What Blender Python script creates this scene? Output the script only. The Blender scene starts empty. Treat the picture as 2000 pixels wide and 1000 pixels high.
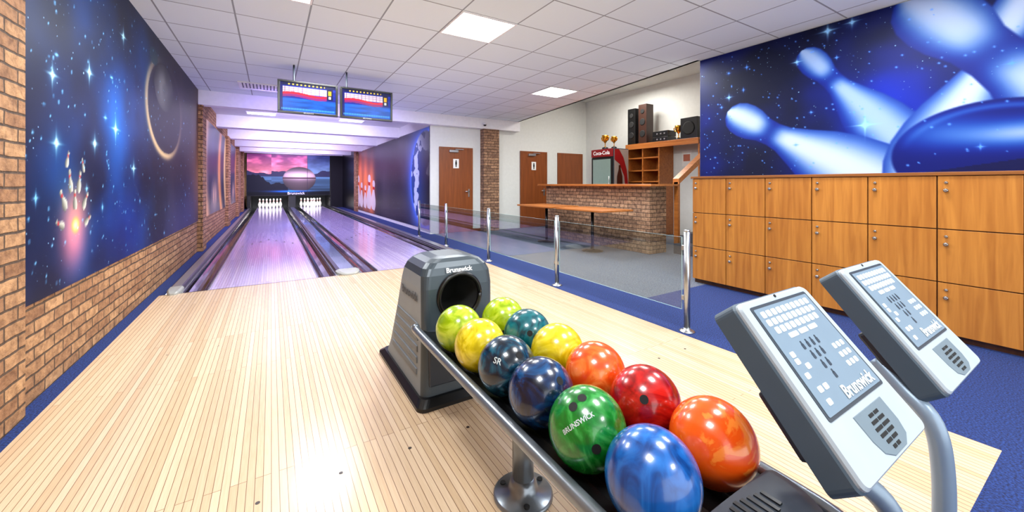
import bpy, bmesh, math, random
import numpy as np
from mathutils import Matrix, Vector
random.seed(4)
S=bpy.context.scene
COL=S.collection
try:
    S.view_settings.view_transform='Standard'
    S.view_settings.look='None'
    S.view_settings.exposure=0.32
except Exception: pass

# ---------------------------------------------------------------- materials
def lin(c):
    return tuple((x/12.92 if x<=0.04045 else ((x+0.055)/1.055)**2.4) for x in c[:3])+(1,)
def newmat(name):
    m=bpy.data.materials.new(name); m.use_nodes=True
    nt=m.node_tree; b=nt.nodes['Principled BSDF']
    return m,nt,b
def flat(name,c,rough=.5,metal=0,coat=0,emit=0,noise=.06,spec=.5):
    m,nt,b=newmat(name)
    col=lin(c)
    n=nt.nodes.new('ShaderNodeTexNoise'); n.inputs['Scale'].default_value=14
    g=nt.nodes.new('ShaderNodeNewGeometry'); nt.links.new(g.outputs['Position'],n.inputs['Vector'])
    r=nt.nodes.new('ShaderNodeValToRGB')
    r.color_ramp.elements[0].color=tuple(x*(1-noise) for x in col[:3])+(1,)
    r.color_ramp.elements[1].color=tuple(min(1,x*(1+noise)) for x in col[:3])+(1,)
    nt.links.new(n.outputs['Fac'],r.inputs['Fac']); nt.links.new(r.outputs['Color'],b.inputs['Base Color'])
    b.inputs['Roughness'].default_value=rough; b.inputs['Metallic'].default_value=metal
    b.inputs['Coat Weight'].default_value=coat
    b.inputs['Specular IOR Level'].default_value=spec
    if emit:
        b.inputs['Emission Color'].default_value=col; b.inputs['Emission Strength'].default_value=emit
    return m
def posvec(nt,expr):
    """expr: list of 3 entries among 'x','y','z','xy' or number"""
    g=nt.nodes.new('ShaderNodeNewGeometry'); s=nt.nodes.new('ShaderNodeSeparateXYZ')
    nt.links.new(g.outputs['Position'],s.inputs[0])
    c=nt.nodes.new('ShaderNodeCombineXYZ')
    for i,e in enumerate(expr):
        if e=='xy':
            a=nt.nodes.new('ShaderNodeMath'); a.operation='ADD'
            nt.links.new(s.outputs[0],a.inputs[0]); nt.links.new(s.outputs[1],a.inputs[1])
            nt.links.new(a.outputs[0],c.inputs[i])
        elif isinstance(e,str):
            nt.links.new(s.outputs['xyz'.index(e)],c.inputs[i])
    return c.outputs[0]
def mapping(nt,v,loc=(0,0,0),scale=(1,1,1)):
    m=nt.nodes.new('ShaderNodeMapping'); nt.links.new(v,m.inputs['Vector'])
    m.inputs['Location'].default_value=loc; m.inputs['Scale'].default_value=scale
    return m.outputs[0]
def mixc(nt,blend,fac,a,b):
    m=nt.nodes.new('ShaderNodeMix'); m.data_type='RGBA'; m.blend_type=blend
    if isinstance(fac,(int,float)): m.inputs['Factor'].default_value=fac
    else: nt.links.new(fac,m.inputs['Factor'])
    for sock,v in ((m.inputs[6],a),(m.inputs[7],b)):
        if isinstance(v,tuple): sock.default_value=v
        else: nt.links.new(v,sock)
    return m.outputs[2]
def brickmat(name,c1,c2,mortar,bw=.235,rh=.074,ms=.007):
    m,nt,b=newmat(name)
    v=posvec(nt,['xy','z',0])
    wob=nt.nodes.new('ShaderNodeTexNoise'); wob.inputs['Scale'].default_value=9
    nt.links.new(v,wob.inputs['Vector'])
    vv=mixc(nt,'LINEAR_LIGHT',.008,v,wob.outputs['Color'])
    t=nt.nodes.new('ShaderNodeTexBrick'); nt.links.new(vv,t.inputs['Vector'])
    t.inputs['Scale'].default_value=1; t.inputs['Brick Width'].default_value=bw
    t.inputs['Row Height'].default_value=rh; t.inputs['Mortar Size'].default_value=ms
    t.inputs['Mortar Smooth'].default_value=.4
    t.inputs['Color1'].default_value=lin(c1); t.inputs['Color2'].default_value=lin(c2)
    t.inputs['Mortar'].default_value=lin(mortar)
    n=nt.nodes.new('ShaderNodeTexNoise'); n.inputs['Scale'].default_value=16; n.inputs['Detail'].default_value=8; n.inputs['Roughness'].default_value=.65
    nt.links.new(v,n.inputs['Vector'])
    r=nt.nodes.new('ShaderNodeValToRGB'); r.color_ramp.elements[0].position=.36; r.color_ramp.elements[0].color=(.38,.31,.26,1)
    r.color_ramp.elements[1].position=.60; r.color_ramp.elements[1].color=(1,1,1,1)
    nt.links.new(n.outputs['Fac'],r.inputs['Fac'])
    c=mixc(nt,'MULTIPLY',.85,t.outputs['Color'],r.outputs['Color'])
    nt.links.new(c,b.inputs['Base Color']); b.inputs['Roughness'].default_value=.8
    inv=nt.nodes.new('ShaderNodeMath'); inv.operation='MULTIPLY_ADD'
    nt.links.new(t.outputs['Fac'],inv.inputs[0]); inv.inputs[1].default_value=-1
    nt.links.new(n.outputs['Fac'],inv.inputs[2])
    bp=nt.nodes.new('ShaderNodeBump'); bp.inputs['Strength'].default_value=1; bp.inputs['Distance'].default_value=.016
    nt.links.new(inv.outputs[0],bp.inputs['Height']); nt.links.new(bp.outputs[0],b.inputs['Normal'])
    return m
def plankmat(name,c1,c2,gap,rough=.22,rh=.028,coat=.3,mort=.0012,var=.5):
    m,nt,b=newmat(name)
    v=posvec(nt,['y','x',0])
    t=nt.nodes.new('ShaderNodeTexBrick'); nt.links.new(v,t.inputs['Vector'])
    t.inputs['Scale'].default_value=1; t.inputs['Brick Width'].default_value=1.9
    t.inputs['Row Height'].default_value=rh; t.inputs['Mortar Size'].default_value=mort
    t.inputs['Mortar Smooth'].default_value=.2; t.offset=.37; t.offset_frequency=3
    t.inputs['Color1'].default_value=lin(c1); t.inputs['Color2'].default_value=lin(c2); t.inputs['Mortar'].default_value=lin(gap)
    n=nt.nodes.new('ShaderNodeTexNoise'); n.inputs['Scale'].default_value=1; n.inputs['Detail'].default_value=5
    nt.links.new(mapping(nt,v,scale=(9,150,1)),n.inputs['Vector'])
    r=nt.nodes.new('ShaderNodeValToRGB'); r.color_ramp.elements[0].position=.3; r.color_ramp.elements[0].color=(.80,.72,.63,1)
    r.color_ramp.elements[1].position=.65; r.color_ramp.elements[1].color=(1,1,1,1)
    nt.links.new(n.outputs['Fac'],r.inputs['Fac'])
    c=mixc(nt,'MULTIPLY',var,t.outputs['Color'],r.outputs['Color'])
    nt.links.new(c,b.inputs['Base Color']); b.inputs['Roughness'].default_value=rough; b.inputs['Coat Weight'].default_value=coat
    b.inputs['Coat Roughness'].default_value=.12
    return m
def woodmat(name,c1,c2,vertical=True,rough=.35):
    m,nt,b=newmat(name)
    v=posvec(nt,['x','y','z'])
    sc=(26,26,1.6) if vertical else (26,1.6,26)
    n=nt.nodes.new('ShaderNodeTexNoise'); n.inputs['Scale'].default_value=1; n.inputs['Detail'].default_value=6; n.inputs['Distortion'].default_value=.6
    nt.links.new(mapping(nt,v,scale=sc),n.inputs['Vector'])
    r=nt.nodes.new('ShaderNodeValToRGB'); r.color_ramp.elements[0].position=.3; r.color_ramp.elements[0].color=lin(c1)
    r.color_ramp.elements[1].position=.7; r.color_ramp.elements[1].color=lin(c2)
    nt.links.new(n.outputs['Fac'],r.inputs['Fac']); nt.links.new(r.outputs['Color'],b.inputs['Base Color'])
    b.inputs['Roughness'].default_value=rough
    return m
def carpetmat(name,c1,c2,scale=170):
    m,nt,b=newmat(name)
    n=nt.nodes.new('ShaderNodeTexNoise'); n.inputs['Scale'].default_value=scale; n.inputs['Detail'].default_value=3
    nt.links.new(posvec(nt,['x','y','z']),n.inputs['Vector'])
    r=nt.nodes.new('ShaderNodeValToRGB'); r.color_ramp.elements[0].position=.38; r.color_ramp.elements[0].color=lin(c1)
    r.color_ramp.elements[1].position=.66; r.color_ramp.elements[1].color=lin(c2)
    nt.links.new(n.outputs['Fac'],r.inputs['Fac']); nt.links.new(r.outputs['Color'],b.inputs['Base Color'])
    b.inputs['Roughness'].default_value=.95
    bp=nt.nodes.new('ShaderNodeBump'); bp.inputs['Strength'].default_value=.4; bp.inputs['Distance'].default_value=.004
    nt.links.new(n.outputs['Fac'],bp.inputs['Height']); nt.links.new(bp.outputs[0],b.inputs['Normal'])
    return m
def ceilmat():
    m,nt,b=newmat('ceiling_tile')
    v=mapping(nt,posvec(nt,['x','y',0]),loc=(-1.57+6.25,-3.44+6.25,0))
    t=nt.nodes.new('ShaderNodeTexBrick'); nt.links.new(v,t.inputs['Vector']); t.offset=0
    t.inputs['Scale'].default_value=1; t.inputs['Brick Width'].default_value=.625; t.inputs['Row Height'].default_value=.625
    t.inputs['Mortar Size'].default_value=.008; t.inputs['Mortar Smooth'].default_value=.1
    t.inputs['Color1'].default_value=lin((.92,.965,.985)); t.inputs['Color2'].default_value=lin((.90,.945,.965)); t.inputs['Mortar'].default_value=lin((.60,.63,.65))
    n=nt.nodes.new('ShaderNodeTexNoise'); n.inputs['Scale'].default_value=160
    nt.links.new(v,n.inputs['Vector'])
    c=mixc(nt,'MULTIPLY',.05,t.outputs['Color'],n.outputs['Color'])
    nt.links.new(c,b.inputs['Base Color']); b.inputs['Roughness'].default_value=.85
    bp=nt.nodes.new('ShaderNodeBump'); bp.inputs['Strength'].default_value=.3; bp.inputs['Distance'].default_value=.01
    nt.links.new(t.outputs['Fac'],bp.inputs['Height']); nt.links.new(bp.outputs[0],b.inputs['Normal'])
    return m
def ballmat(name,c1,c2,c3,scale=8,dist=3.5,p=(.35,.5,.68),stretch=(1,1,1)):
    m,nt,b=newmat(name)
    tc=nt.nodes.new('ShaderNodeTexCoord')
    n=nt.nodes.new('ShaderNodeTexNoise'); n.inputs['Scale'].default_value=scale; n.inputs['Detail'].default_value=4; n.inputs['Distortion'].default_value=dist
    nt.links.new(mapping(nt,tc.outputs['Object'],loc=(random.random()*9,)*3,scale=stretch),n.inputs['Vector'])
    r=nt.nodes.new('ShaderNodeValToRGB'); e=r.color_ramp.elements
    e[0].position=p[0]; e[0].color=lin(c1); e[1].position=p[2]; e[1].color=lin(c3); k=e.new(p[1]); k.color=lin(c2)
    nt.links.new(n.outputs['Fac'],r.inputs['Fac']); nt.links.new(r.outputs['Color'],b.inputs['Base Color'])
    b.inputs['Roughness'].default_value=.22; b.inputs['Coat Weight'].default_value=.35; b.inputs['Coat Roughness'].default_value=.06
    return m
def glassmat():
    m=bpy.data.materials.new('clear_glass'); m.use_nodes=True; nt=m.node_tree; nt.nodes.clear()
    o=nt.nodes.new('ShaderNodeOutputMaterial'); t=nt.nodes.new('ShaderNodeBsdfTransparent'); g=nt.nodes.new('ShaderNodeBsdfGlossy')
    t.inputs[0].default_value=(.83,.89,.90,1); g.inputs['Roughness'].default_value=.02
    f=nt.nodes.new('ShaderNodeLayerWeight'); f.inputs[0].default_value=.5
    pw=nt.nodes.new('ShaderNodeMath'); pw.operation='POWER'; nt.links.new(f.outputs['Facing'],pw.inputs[0]); pw.inputs[1].default_value=2.2
    ma=nt.nodes.new('ShaderNodeMath'); ma.operation='MULTIPLY_ADD'; nt.links.new(pw.outputs[0],ma.inputs[0]); ma.inputs[1].default_value=.5; ma.inputs[2].default_value=.05
    mx=nt.nodes.new('ShaderNodeMixShader'); nt.links.new(ma.outputs[0],mx.inputs[0]); nt.links.new(t.outputs[0],mx.inputs[1]); nt.links.new(g.outputs[0],mx.inputs[2])
    nt.links.new(mx.outputs[0],o.inputs[0]); return m
def paintedmat(name,stars=0,emit=0,rough=.35,starscale=9,base=1.0):
    m,nt,b=newmat(name)
    a=nt.nodes.new('ShaderNodeAttribute'); a.attribute_name='Print'
    c=a.outputs['Color']
    if stars:
        for sc,th,st in ((starscale,.07,1),(starscale*2.6,.12,.8)):
            v=nt.nodes.new('ShaderNodeTexVoronoi'); v.inputs['Scale'].default_value=sc
            nt.links.new(posvec(nt,['y','z',0]),v.inputs['Vector'])
            mr=nt.nodes.new('ShaderNodeMapRange'); mr.inputs[1].default_value=th; mr.inputs[2].default_value=th*.35; mr.inputs[3].default_value=0; mr.inputs[4].default_value=st
            nt.links.new(v.outputs['Distance'],mr.inputs[0])
            sx=nt.nodes.new('ShaderNodeSeparateColor'); nt.links.new(v.outputs['Color'],sx.inputs[0])
            pw=nt.nodes.new('ShaderNodeMath'); pw.operation='POWER'; nt.links.new(sx.outputs[0],pw.inputs[0]); pw.inputs[1].default_value=2.2
            ml=nt.nodes.new('ShaderNodeMath'); ml.operation='MULTIPLY'; nt.links.new(mr.outputs[0],ml.inputs[0]); nt.links.new(pw.outputs[0],ml.inputs[1])
            m2=nt.nodes.new('ShaderNodeMath'); m2.operation='MULTIPLY'; nt.links.new(ml.outputs[0],m2.inputs[0]); nt.links.new(a.outputs['Alpha'],m2.inputs[1])
            c=mixc(nt,'MIX',m2.outputs[0],c,lin((.62,.82,1)))
    if base<1: cb=mixc(nt,'MULTIPLY',1,c,(base,base,base,1))
    else: cb=c
    nt.links.new(cb,b.inputs['Base Color']); b.inputs['Roughness'].default_value=rough
    b.inputs['Specular IOR Level'].default_value=.2
    if emit:
        nt.links.new(c,b.inputs['Emission Color']); b.inputs['Emission Strength'].default_value=emit
    return m

M_brick=brickmat('brick_wall_tan',(.78,.60,.42),(.63,.45,.30),(.35,.27,.20))
M_brick2=brickmat('brick_counter',(.73,.57,.44),(.54,.41,.32),(.38,.29,.23),bw=.2,rh=.07)
M_white=flat('wall_paint_white',(.86,.87,.855),.8)
M_beam=flat('beam_paint_white',(.93,.93,.94),.7)
M_ceil=ceilmat()
M_app=plankmat('approach_planks',(.865,.765,.645),(.80,.685,.55),(.47,.36,.26),.25,coat=.2,mort=.0013,var=.4)
M_lane=plankmat('lane_planks',(.80,.75,.90),(.72,.66,.84),(.45,.40,.55),.13,coat=.4)  # violet of the lane lighting is partly tinted into the planks
M_carpet=carpetmat('blue_carpet',(.02,.075,.25),(.11,.235,.50),120)
M_gray=carpetmat('gray_carpet',(.30,.32,.37),(.42,.44,.49),60)
M_dot=flat('approach_dot',(.15,.08,.04),.4)
M_black=flat('black_plastic',(.04,.04,.045),.3)
M_dark=flat('dark_void',(.02,.02,.025),.8)
M_gutter=flat('gutter_black',(.045,.045,.055),.15,coat=.35)
M_chrome=flat('brushed_steel',(.68,.69,.70),.32,1,noise=.02)
M_alu=flat('aluminium_trim',(.66,.66,.68),.3,.7,noise=.02)
M_cap=flat('return_cap',(.58,.61,.76),.1,.2,coat=.5)
M_nose=flat('gray_plastic_nose',(.62,.62,.60),.3)
M_locker=woodmat('locker_wood',(.62,.37,.13),(.75,.49,.20))
M_lockertop=woodmat('locker_top_wood',(.47,.27,.11),(.58,.35,.15),False)
M_lockbody=woodmat('locker_body_wood',(.24,.13,.05),(.32,.18,.07))
M_door=woodmat('door_wood',(.46,.23,.09),(.55,.29,.12))
M_bar=woodmat('bar_wood',(.59,.33,.13),(.72,.44,.20),False)
M_glass=glassmat()
M_gedge=flat('glass_edge_pale_green',(.70,.82,.82),.2)
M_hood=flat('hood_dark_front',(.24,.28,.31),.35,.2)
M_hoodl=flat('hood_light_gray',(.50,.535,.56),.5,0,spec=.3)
M_rib=flat('hood_rib_gray',(.40,.43,.455),.5,0,spec=.3)
M_rail=flat('rail_gray_metal',(.50,.53,.56),.28,.7,noise=.02)
M_slate=flat('console_slate',(.24,.30,.35),.5)
M_face=flat('console_face',(.61,.65,.68),.5)
M_bezel=flat('console_bezel',(.17,.20,.24),.5)
M_plate=flat('console_speaker_plate',(.38,.44,.48),.5)
M_scr=flat('console_screen',(.43,.50,.56),.5,spec=.3)
M_key=flat('key_print',(.80,.84,.86),.5)
M_keyd=flat('key_print_gray',(.13,.18,.24),.5)
M_text=flat('white_lettering',(.95,.95,.95),.4,emit=.2)  # letters also glow faintly in their own white
M_btext=flat('ball_lettering',(.70,.74,.74),.4)
M_tube=flat('tube_light_blue_gray',(.50,.57,.64),.35,.3,noise=.02)
M_pin=flat('pin_white',(.97,.96,.92),.2,emit=.45)  # added glow in the pin colour keeps the pins bright
M_red=flat('pin_red_stripe',(.85,.10,.08),.2)
M_light=flat('light_diffuser',(1,1,.98),.5,emit=6,noise=0)
M_frame=flat('light_frame',(.92,.92,.92),.5)
M_gold=flat('gold_metal',(.85,.62,.2),.2,1)
M_paper=flat('white_paper',(.92,.92,.90),.7)
M_cred=flat('cooler_red',(.55,.06,.08),.35)
M_spk=flat('speaker_brown',(.20,.095,.05),.4)
M_step=flat('stair_stone',(.28,.28,.30),.7)

# ---------------------------------------------------------------- mesh helpers
def parent_inv(p):
    if p.get('_w') is not None: return Matrix.Translation(-Vector(p['_w']))
    return Matrix.Identity(4)
def mk(name,me,parent=None,mats=None,smooth=False):
    o=bpy.data.objects.new(name,me); COL.objects.link(o)
    for m in (mats or []): me.materials.append(m)
    if smooth:
        for p in me.polygons: p.use_smooth=True
    if parent is not None:
        o.parent=parent; o.matrix_parent_inverse=parent_inv(parent)
    return o
def empty(name,loc,label,cat,group=None):
    e=bpy.data.objects.new(name,None); e.empty_display_size=.1; e.location=loc; COL.objects.link(e)
    e['_w']=list(loc)
    e['label']=label; e['category']=cat
    if group: e['group']=group
    return e
def tag(o,label,cat,group=None):
    o['label']=label; o['category']=cat
    if group: o['group']=group
    return o
def struct(o):
    o['kind']='structure'; return o
def fromdata(name,v,f,mats,parent=None,smooth=False,M=None,fm=None):
    me=bpy.data.meshes.new(name)
    if M is not None: v=[M@Vector(p) for p in v]
    me.from_pydata([tuple(p) for p in v],[],f); 
    o=mk(name,me,parent,mats if isinstance(mats,list) else [mats],smooth)
    if fm:
        for p,i in zip(me.polygons,fm): p.material_index=i
    me.update(); return o
def bmobj(name,bm,mats,parent=None,smooth=False,M=None):
    if M is not None: bm.transform(M)
    bmesh.ops.recalc_face_normals(bm,faces=bm.faces[:])
    me=bpy.data.meshes.new(name); bm.to_mesh(me); bm.free()
    return mk(name,me,parent,mats if isinstance(mats,list) else [mats],smooth)
def merge(bm,b):
    me=bpy.data.meshes.new('tmp'); b.to_mesh(me); b.free(); bm.from_mesh(me); bpy.data.meshes.remove(me)
def addbox(bm,x0,x1,y0,y1,z0,z1,bev=0,mi=0,seg=2):
    b=bmesh.new(); bmesh.ops.create_cube(b,size=1)
    b.transform(Matrix.Translation(((x0+x1)/2,(y0+y1)/2,(z0+z1)/2))@Matrix.Diagonal((abs(x1-x0),abs(y1-y0),abs(z1-z0),1)))
    if bev: bmesh.ops.bevel(b,geom=b.edges[:],offset=bev,segments=seg,affect='EDGES',profile=.5)
    for f in b.faces: f.material_index=mi
    merge(bm,b)
def box(name,x0,x1,y0,y1,z0,z1,mat,parent=None,bev=0,M=None):
    bm=bmesh.new(); addbox(bm,x0,x1,y0,y1,z0,z1,bev); return bmobj(name,bm,mat,parent,False,M)
def addcyl(bm,p0,p1,r0,r1=None,seg=24,mi=0,cap=True):
    p0=Vector(p0);p1=Vector(p1); r1=r0 if r1 is None else r1
    d=(p1-p0); L=d.length
    b=bmesh.new(); bmesh.ops.create_cone(b,cap_ends=cap,segments=seg,radius1=r0,radius2=r1,depth=L)
    q=Vector((0,0,1)).rotation_difference(d.normalized()).to_matrix().to_4x4()
    b.transform(Matrix.Translation((p0+p1)/2)@q)
    for f in b.faces:
        f.material_index=mi; f.smooth=len(f.verts)==4
    merge(bm,b)
def cyl(name,p0,p1,r0,mat,parent=None,r1=None,seg=24,M=None):
    bm=bmesh.new(); addcyl(bm,p0,p1,r0,r1,seg); return bmobj(name,bm,mat,parent,False,M)
def addlathe(bm,prof,c=(0,0,0),seg=24,mi=0,mis=None):
    b=bmesh.new(); rings=[]
    for r,z in prof:
        rings.append([b.verts.new((c[0]+r*math.cos(2*math.pi*i/seg),c[1]+r*math.sin(2*math.pi*i/seg),c[2]+z)) for i in range(seg)])
    for k in range(len(rings)-1):
        for i in range(seg):
            f=b.faces.new((rings[k][i],rings[k][(i+1)%seg],rings[k+1][(i+1)%seg],rings[k+1][i])); f.smooth=True
            f.material_index=mis[k] if mis else mi
    f=b.faces.new(rings[0][::-1]); f.material_index=mis[0] if mis else mi
    f=b.faces.new(rings[-1]); f.material_index=mis[-1] if mis else mi
    merge(bm,b)
def smoothpath(pts,n=6):
    P=[Vector(p) for p in pts]; out=[]
    for i in range(len(P)-1):
        a=P[max(i-1,0)];b=P[i];c=P[i+1];d=P[min(i+2,len(P)-1)]
        for k in range(n):
            t=k/n
            out.append(.5*((2*b)+(c-a)*t+(2*a-5*b+4*c-d)*t*t+(3*b-a-3*c+d)*t**3))
    out.append(P[-1]); return out
def addtube(bm,pts,r,seg=16,mi=0):
    b=bmesh.new(); P=[Vector(p) for p in pts]; rings=[]; prev=None
    for i,p in enumerate(P):
        t=(P[min(i+1,len(P)-1)]-P[max(i-1,0)]).normalized()
        if prev is None:
            n=t.orthogonal().normalized()
        else:
            n=(prev-t*prev.dot(t)).normalized()
        prev=n; bn=t.cross(n)
        rings.append([b.verts.new(p+r*(n*math.cos(2*math.pi*k/seg)+bn*math.sin(2*math.pi*k/seg))) for k in range(seg)])
    for a,c in zip(rings[:-1],rings[1:]):
        for k in range(seg):
            f=b.faces.new((a[k],a[(k+1)%seg],c[(k+1)%seg],c[k])); f.smooth=True; f.material_index=mi
    b.faces.new(rings[0][::-1]); b.faces.new(rings[-1])
    merge(bm,b)
def tube(name,pts,r,mat,parent=None,seg=16):
    bm=bmesh.new(); addtube(bm,pts,r,seg); return bmobj(name,bm,mat,parent)
def rrect(x0,x1,y0,y1,r,n=5):
    pts=[]
    for cx,cy,a0 in ((x1-r,y1-r,0),(x0+r,y1-r,90),(x0+r,y0+r,180),(x1-r,y0+r,270)):
        for k in range(n+1):
            a=math.radians(a0+90*k/n); pts.append((cx+r*math.cos(a),cy+r*math.sin(a)))
    return pts
def addloft(bm,sections,mi=0,smooth=False):
    b=bmesh.new(); R=[[b.verts.new(p) for p in s] for s in sections]; n=len(R[0])
    for a,c in zip(R[:-1],R[1:]):
        for k in range(n):
            f=b.faces.new((a[k],a[(k+1)%n],c[(k+1)%n],c[k])); f.material_index=mi; f.smooth=smooth
    for q in (R[0][::-1],R[-1]):
        f=b.faces.new(q); f.material_index=mi
    bmesh.ops.recalc_face_normals(b,faces=b.faces[:]); merge(bm,b)
def prism(name,pts2,z0,z1,mat,parent=None,M=None,bev=0):
    bm=bmesh.new()
    if bev:
        cx=sum(p[0] for p in pts2)/len(pts2); cy=sum(p[1] for p in pts2)/len(pts2)
        def ins(p):
            d=Vector((cx-p[0],cy-p[1])); d.normalize(); return (p[0]+d.x*bev,p[1]+d.y*bev)
        s=[[(p[0],p[1],z0) for p in pts2],[(p[0],p[1],z1-bev) for p in pts2],[(*ins(p),z1) for p in pts2]]
    else: s=[[(p[0],p[1],z0) for p in pts2],[(p[0],p[1],z1) for p in pts2]]
    addloft(bm,s); return bmobj(name,bm,mat,parent,False,M)
def extr(name,prof,y0,y1,mats,parent=None,fm=None,closed=False):
    n=len(prof); v=[(x,y0,z) for x,z in prof]+[(x,y1,z) for x,z in prof]
    f=[(i,i+1,n+i+1,n+i) for i in range(n-1)]
    if closed: f+= [(n-1,0,n,2*n-1),tuple(range(n))[::-1],tuple(range(n,2*n))]
    return fromdata(name,v,f,mats,parent,fm=(fm+[0]*3)[:len(f)] if fm else None)
def textmesh(s,size,offset=0,extrude=.0005):
    c=bpy.data.curves.new('t','FONT'); c.body=s; c.size=size; c.align_x='CENTER'; c.align_y='CENTER'; c.offset=offset; c.extrude=extrude; c.resolution_u=3
    o=bpy.data.objects.new('t',c); COL.objects.link(o)
    dg=bpy.context.evaluated_depsgraph_get(); me=bpy.data.meshes.new_from_object(o.evaluated_get(dg))
    bpy.data.objects.remove(o); bpy.data.curves.remove(c); me.materials.clear(); return me
def frame(o,x,y):
    x=Vector(x).normalized(); y=Vector(y).normalized(); z=x.cross(y)
    return Matrix(((x.x,y.x,z.x,o[0]),(x.y,y.y,z.y,o[1]),(x.z,y.z,z.z,o[2]),(0,0,0,1)))
def text(name,s,size,M,mat,parent,offset=0):
    me=textmesh(s,size,offset); me.transform(M); return mk(name,me,parent,[mat])

# ---------------------------------------------------------------- painting
def s2l(a):
    a=np.clip(a,0,1); return np.where(a<=.04045,a/12.92,((a+.055)/1.055)**2.4)
def painted(name,o,ud,vd,W,H,nx,ny,func,mat,parent=None):
    """flat printed panel: colours stored as a mesh attribute. func(U,V)->(rgb,alpha)"""
    u=np.linspace(0,W,nx+1); v=np.linspace(0,H,ny+1); U,V=np.meshgrid(u,v)
    o=np.array(o);ud=np.array(ud);vd=np.array(vd)
    P=o[None,None]+U[...,None]*ud+V[...,None]*vd
    me=bpy.data.meshes.new(name)
    idx=np.arange((nx+1)*(ny+1)).reshape(ny+1,nx+1)
    F=np.stack([idx[:-1,:-1],idx[:-1,1:],idx[1:,1:],idx[1:,:-1]],-1).reshape(-1,4)
    me.vertices.add(P.shape[0]*P.shape[1]); me.vertices.foreach_set('co',P.reshape(-1).astype(np.float32))
    me.loops.add(F.size); me.loops.foreach_set('vertex_index',F.reshape(-1).astype(np.int32))
    me.polygons.add(len(F)); me.polygons.foreach_set('loop_start',(np.arange(len(F))*4).astype(np.int32))
    me.polygons.foreach_set('loop_total',np.full(len(F),4,np.int32)); me.update(calc_edges=True)
    rgb,al=func(U,V)
    C=np.ones(U.shape+(4,)); C[...,:3]=s2l(rgb); C[...,3]=al
    at=me.color_attributes.new('Print','FLOAT_COLOR','POINT'); at.data.foreach_set('color',C.reshape(-1).astype(np.float32))
    return mk(name,me,parent,[mat])
def blend(rgb,mask,c):
    m=np.clip(mask,0,1)[...,None]; return rgb*(1-m)+np.array(c)*m if not isinstance(c,np.ndarray) or c.ndim==1 else rgb*(1-m)+c*m
def gauss(Y,Z,y,z,sy,sz): return np.exp(-((Y-y)/sy)**2-((Z-z)/sz)**2)
PT=[0,.01,.04,.08,.13,.18,.24,.30,.36,.45,.55,.65,.75,.85,.95,1]
PR=[0,.035,.065,.080,.084,.078,.060,.056,.062,.090,.125,.148,.158,.148,.115,.09]
def pinmask(Y,Z,top,base,soft=.01,fat=1.):
    d=np.array(base,float)-np.array(top,float); L=np.hypot(*d); d/=L
    t=((Y-top[0])*d[0]+(Z-top[1])*d[1])/L; s=(-(Y-top[0])*d[1]+(Z-top[1])*d[0])
    r=np.interp(t,PT,PR,left=-1,right=-1)*L*fat
    m=np.clip((r-np.abs(s))/soft+.5,0,1); m[(t<0)|(t>1)]=0
    return m,t,np.clip(s/np.maximum(r,1e-4),-1,1)
def star(rgb,Y,Z,y,z,r,c=(.8,.9,1),flare=True):
    m=gauss(Y,Z,y,z,r,r)
    if flare: m=m+.7*gauss(Y,Z,y,z,r*4,r*.3)+.7*gauss(Y,Z,y,z,r*.3,r*4)+.35*gauss(Y,Z,y,z,r*3,r*3)*np.array(1.)
    return blend(rgb,np.clip(m,0,1),c)
rng=np.random.default_rng(3)
def lattice(Y,Z,sc,seed):
    g=np.random.default_rng(seed).random((80,80)); y=(Y*sc)%79; z=(Z*sc)%79
    i=y.astype(int); j=z.astype(int); fy=y-i; fz=z-j; fy=fy*fy*(3-2*fy); fz=fz*fz*(3-2*fz)
    i2=(i+1)%80;j2=(j+1)%80
    return (g[i,j]*(1-fy)*(1-fz)+g[i2,j]*fy*(1-fz)+g[i,j2]*(1-fy)*fz+g[i2,j2]*fy*fz)
def cloud(Y,Z,sc,seed): return .55*lattice(Y,Z,sc,seed)+.3*lattice(Y,Z,sc*2.1,seed+1)+.15*lattice(Y,Z,sc*4.3,seed+2)

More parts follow.
